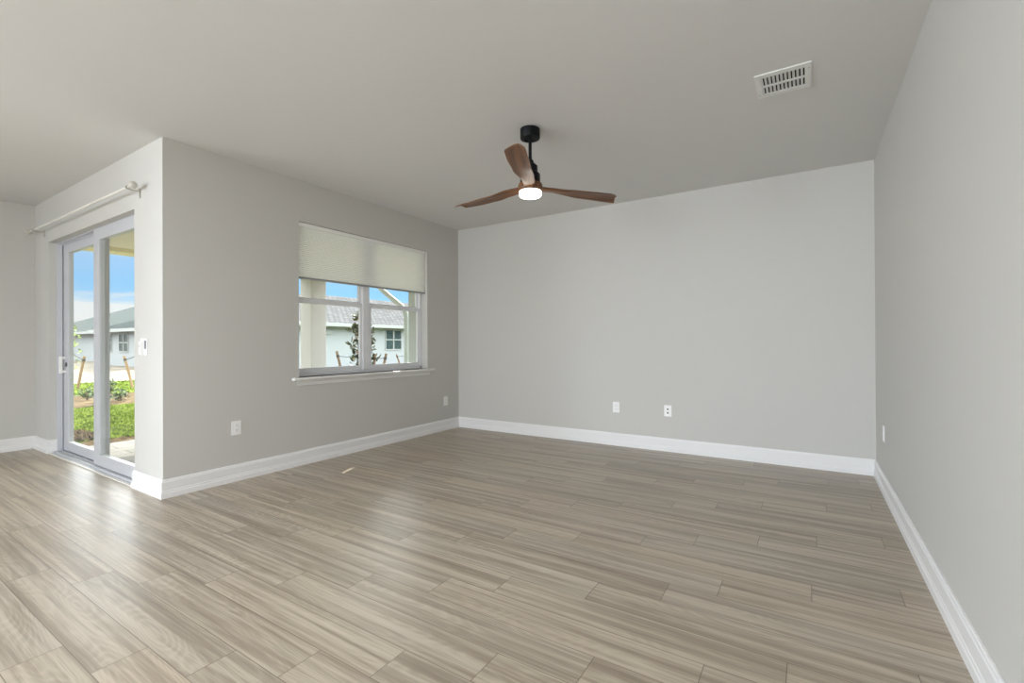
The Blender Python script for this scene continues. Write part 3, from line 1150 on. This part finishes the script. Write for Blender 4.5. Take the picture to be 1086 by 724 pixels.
def young_tree(x, y, h, label, seed, mat, r, size, nl, name='young_tree'):
    rnd = random.Random(seed)
    t = thing(name, label, 'tree', (x, y, ZG))
    tr = MB()
    tr.tube([(x, y, ZG-0.02), (x+0.02, y, ZG+h*0.5), (x, y+0.02, ZG+h*0.96)], [0.028, 0.02, 0.008], 10)
    br = []
    for i in range(16):
        z = ZG+h*(0.22+0.72*i/16)
        a = i*2.4
        q = r*(1.0-0.28*(i/16))*rnd.uniform(0.7, 1.0)
        e = (x+q*math.cos(a), y+q*math.sin(a), z+0.16)
        tr.tube([(x, y, z), e], [0.010, 0.004], 6)
        br.append((e, q))
    tr.build('trunk', MAT['bark'], t, smooth=True)
    lf = MB()
    for e, q in br:
        leafy(lf, e, r*0.42, h*0.055, nl, size, rnd)
        leafy(lf, ((e[0]+x)/2, (e[1]+y)/2, e[2]-0.05), r*0.35, h*0.05, nl//2, size, rnd)
    lf.build('foliage', mat, t)
    return t


young_tree(-10.48, 8.75, 2.12, 'young dark-leaved tree split by the window mullion', 21, MAT['magnolia'], 0.34, 0.165, 17)
young_tree(-19.45, 4.86, 2.0, 'young lime-leaved tree behind the left edge of the sliding door', 22, MAT['limeleaf'], 0.28, 0.10, 5)


def stake(foot, top, tie_to, label, mat='stake'):
    t = thing('tree_stake', label, 'stake', foot, 'wooden tree stakes')
    f, tp = Vector(foot), Vector(top)
    MB().tube([f-Vector((0, 0, 0.05)), f+(tp-f)*0.5, tp], [0.034, 0.036, 0.034], 10).build('post', MAT[mat], t, smooth=True)
    a = f+(tp-f)*0.88
    b = Vector(tie_to)
    m = (a+b)/2-Vector((0, 0, 0.03))
    MB().tube([a, m, b], 0.009, 6).build('tie', MAT['tie'], t)
    MB().tube([a-(tp-f).normalized()*0.03, a+(tp-f).normalized()*0.03], 0.042, 10).build('tie_wrap', MAT['tie'], t)


stake((-19.2, 4.99, ZG), (-19.0, 5.11, 0.86), (-19.43, 4.87, 1.0), 'wooden stake with black tie leaning right, through the left door panel')
stake((-17.73, 5.92, ZG), (-17.97, 5.77, 0.86), (-17.55, 6.05, 0.95), 'wooden stake with black tie leaning left, through the right door panel')
tx, ty = -10.48, 8.75
stake((-10.86, 8.49, ZG), (-11.10, 8.35, 1.0), (tx, ty, 0.86), 'wooden stake leaning left, left of the dark-leaved young tree', 'stake_dark')
stake((-10.30, 8.86, ZG), (-10.19, 8.93, 0.92), (tx, ty, 0.84), 'wooden stake standing close right of the young tree trunk', 'stake_dark')
stake((-10.14, 8.98, ZG), (-9.94, 9.10, 0.93), (tx, ty, 0.84), 'wooden stake leaning right, right of the dark-leaved young tree', 'stake_dark')
stake((-14.66, 14.40, ZG), (-14.92, 14.22, 0.75), (-14.5, 14.5, 0.75), 'distant thin stake below the neighbour window', 'stake_dark')


# ------------------------------------------------------------------ neighbouring houses
def roof_face(mb, pts):
    """planar polygon with UV in metres along its own plane"""
    P = [Vector(p) for p in pts]
    n = (P[1]-P[0]).cross(P[2]-P[0]).normalized()
    u = Vector((0, 0, 1)).cross(n)
    u = u.normalized() if u.length > 1e-4 else Vector((1, 0, 0))
    v = n.cross(u)
    mb.add(P, [tuple(range(len(P)))], [((p-P[0]).dot(u), (p-P[0]).dot(v)) for p in P])


def house_window(parent, axis, fixed, c0, c1, z0, z1, nx, nz, out):
    f = MB()

    def bx(m, a, b, za, zb, d0, d1):
        if axis == 'x':
            m.box(a, b, fixed+out*d0, fixed+out*d1, za, zb)
        else:
            m.box(fixed+out*d0, fixed+out*d1, a, b, za, zb)
    fw = 0.06
    bx(f, c0-fw, c0, z0-fw, z1+fw, -0.02, 0.05)
    bx(f, c1, c1+fw, z0-fw, z1+fw, -0.02, 0.05)
    bx(f, c0, c1, z0-fw, z0, -0.02, 0.05)
    bx(f, c0, c1, z1, z1+fw, -0.02, 0.05)
    for i in range(1, nx):
        c = c0+(c1-c0)*i/nx
        bx(f, c-0.045, c+0.045, z0, z1, 0.0, 0.045)
    for i in range(1, nz):
        z = z0+(z1-z0)*i/nz
        bx(f, c0, c1, z-0.035, z+0.035, 0.0, 0.045)
    fo = f.build('window', MAT['house_trim'], parent)
    m = MB()
    bx(m, c0, c1, z0, z1, 0.0, 0.02)
    m.build('pane', MAT['darkglass'], fo)


def hip_house(label, x0, x1, y0, y1, eave, rise, roofmat, ov=0.5, ridge_axis='y'):
    t = thing('house', label, 'house', ((x0+x1)/2, (y0+y1)/2, ZG))
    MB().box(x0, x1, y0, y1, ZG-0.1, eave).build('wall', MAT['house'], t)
    a0, a1, b0, b1 = x0-ov, x1+ov, y0-ov, y1+ov
    e = eave-0.02
    r = MB()
    if ridge_axis == 'y':
        half = (a1-a0)/2
        r0, r1 = ((a0+a1)/2, b0+half, e+rise), ((a0+a1)/2, b1-half, e+rise)
        roof_face(r, [(a1, b0, e), (a1, b1, e), r1, r0])
        roof_face(r, [(a0, b1, e), (a0, b0, e), r0, r1])
        roof_face(r, [(a0, b0, e), (a1, b0, e), r0])
        roof_face(r, [(a1, b1, e), (a0, b1, e), r1])
    else:
        half = (b1-b0)/2
        r0, r1 = (a0+half, (b0+b1)/2, e+rise), (a1-half, (b0+b1)/2, e+rise)
        roof_face(r, [(a0, b0, e), (a1, b0, e), r1, r0])
        roof_face(r, [(a1, b1, e), (a0, b1, e), r0, r1])
        roof_face(r, [(a1, b0, e), (a1, b1, e), r1])
        roof_face(r, [(a0, b1, e), (a0, b0, e), r0])
    r.add([(a0, b0, e), (a1, b0, e), (a1, b1, e), (a0, b1, e)], [(0, 1, 2, 3)])
    r.build('roof', roofmat, t)
    f = MB()
    f.box(a0-0.02, a1+0.02, b0-0.04, b0, e-0.17, e+0.02).box(a0-0.02, a1+0.02, b1, b1+0.04, e-0.17, e+0.02)
    f.box(a0-0.04, a0, b0, b1, e-0.17, e+0.02).box(a1, a1+0.04, b0, b1, e-0.17, e+0.02)
    f.build('fascia', MAT['house_trim'], t)
    return t


# seen through the window: long white side wall, pale roof
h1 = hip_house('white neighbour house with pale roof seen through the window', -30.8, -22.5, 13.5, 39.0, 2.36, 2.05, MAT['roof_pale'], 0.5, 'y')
house_window(h1, 'y', -22.5, 20.55, 21.85, 0.86, 2.05, 2, 2, 1)
MB().box(-22.5, -22.42, 16.2, 16.55, 1.75, 1.95).build('lamp_box', MAT['house_trim'], h1)
# seen through the sliding door: white house with a grey roof and a lower front wing
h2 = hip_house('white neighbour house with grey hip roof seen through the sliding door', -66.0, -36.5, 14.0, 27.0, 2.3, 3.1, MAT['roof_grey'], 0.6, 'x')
MB().box(-41.6, -32.4, 12.0, 20.0, ZG-0.1, 2.22).build('wing_wall', MAT['house'], h2)
rw = MB()
e = 2.2
b0, b1, a0, a1 = 11.5, 20.5, -42.1, -31.9
r0 = ((a0+a1)/2, b0+(a1-a0)/2, e+1.9)
r1 = ((a0+a1)/2, b1, e+1.9)
roof_face(rw, [(a0, b0, e), (a1, b0, e), r0])
roof_face(rw, [(a1, b0, e), (a1, b1, e), r1, r0])
roof_face(rw, [(a0, b1, e), (a0, b0, e), r0, r1])
roof_face(rw, [(a1, b1, e), (a0, b1, e), r1])
rw.build('wing_roof', MAT['roof_dark'], h2)
MB().box(a0, a1, b0-0.05, b0, e-0.17, e+0.03).box(a1, a1+0.05, b0, b1, e-0.17, e+0.03).build('wing_fascia', MAT['house_trim'], h2)
house_window(h2, 'x', 12.0, -38.1, -36.7, 0.8, 1.9, 2, 2, -1)
house_window(h2, 'x', 12.0, -40.05, -39.4, 0.8, 1.9, 1, 2, -1)
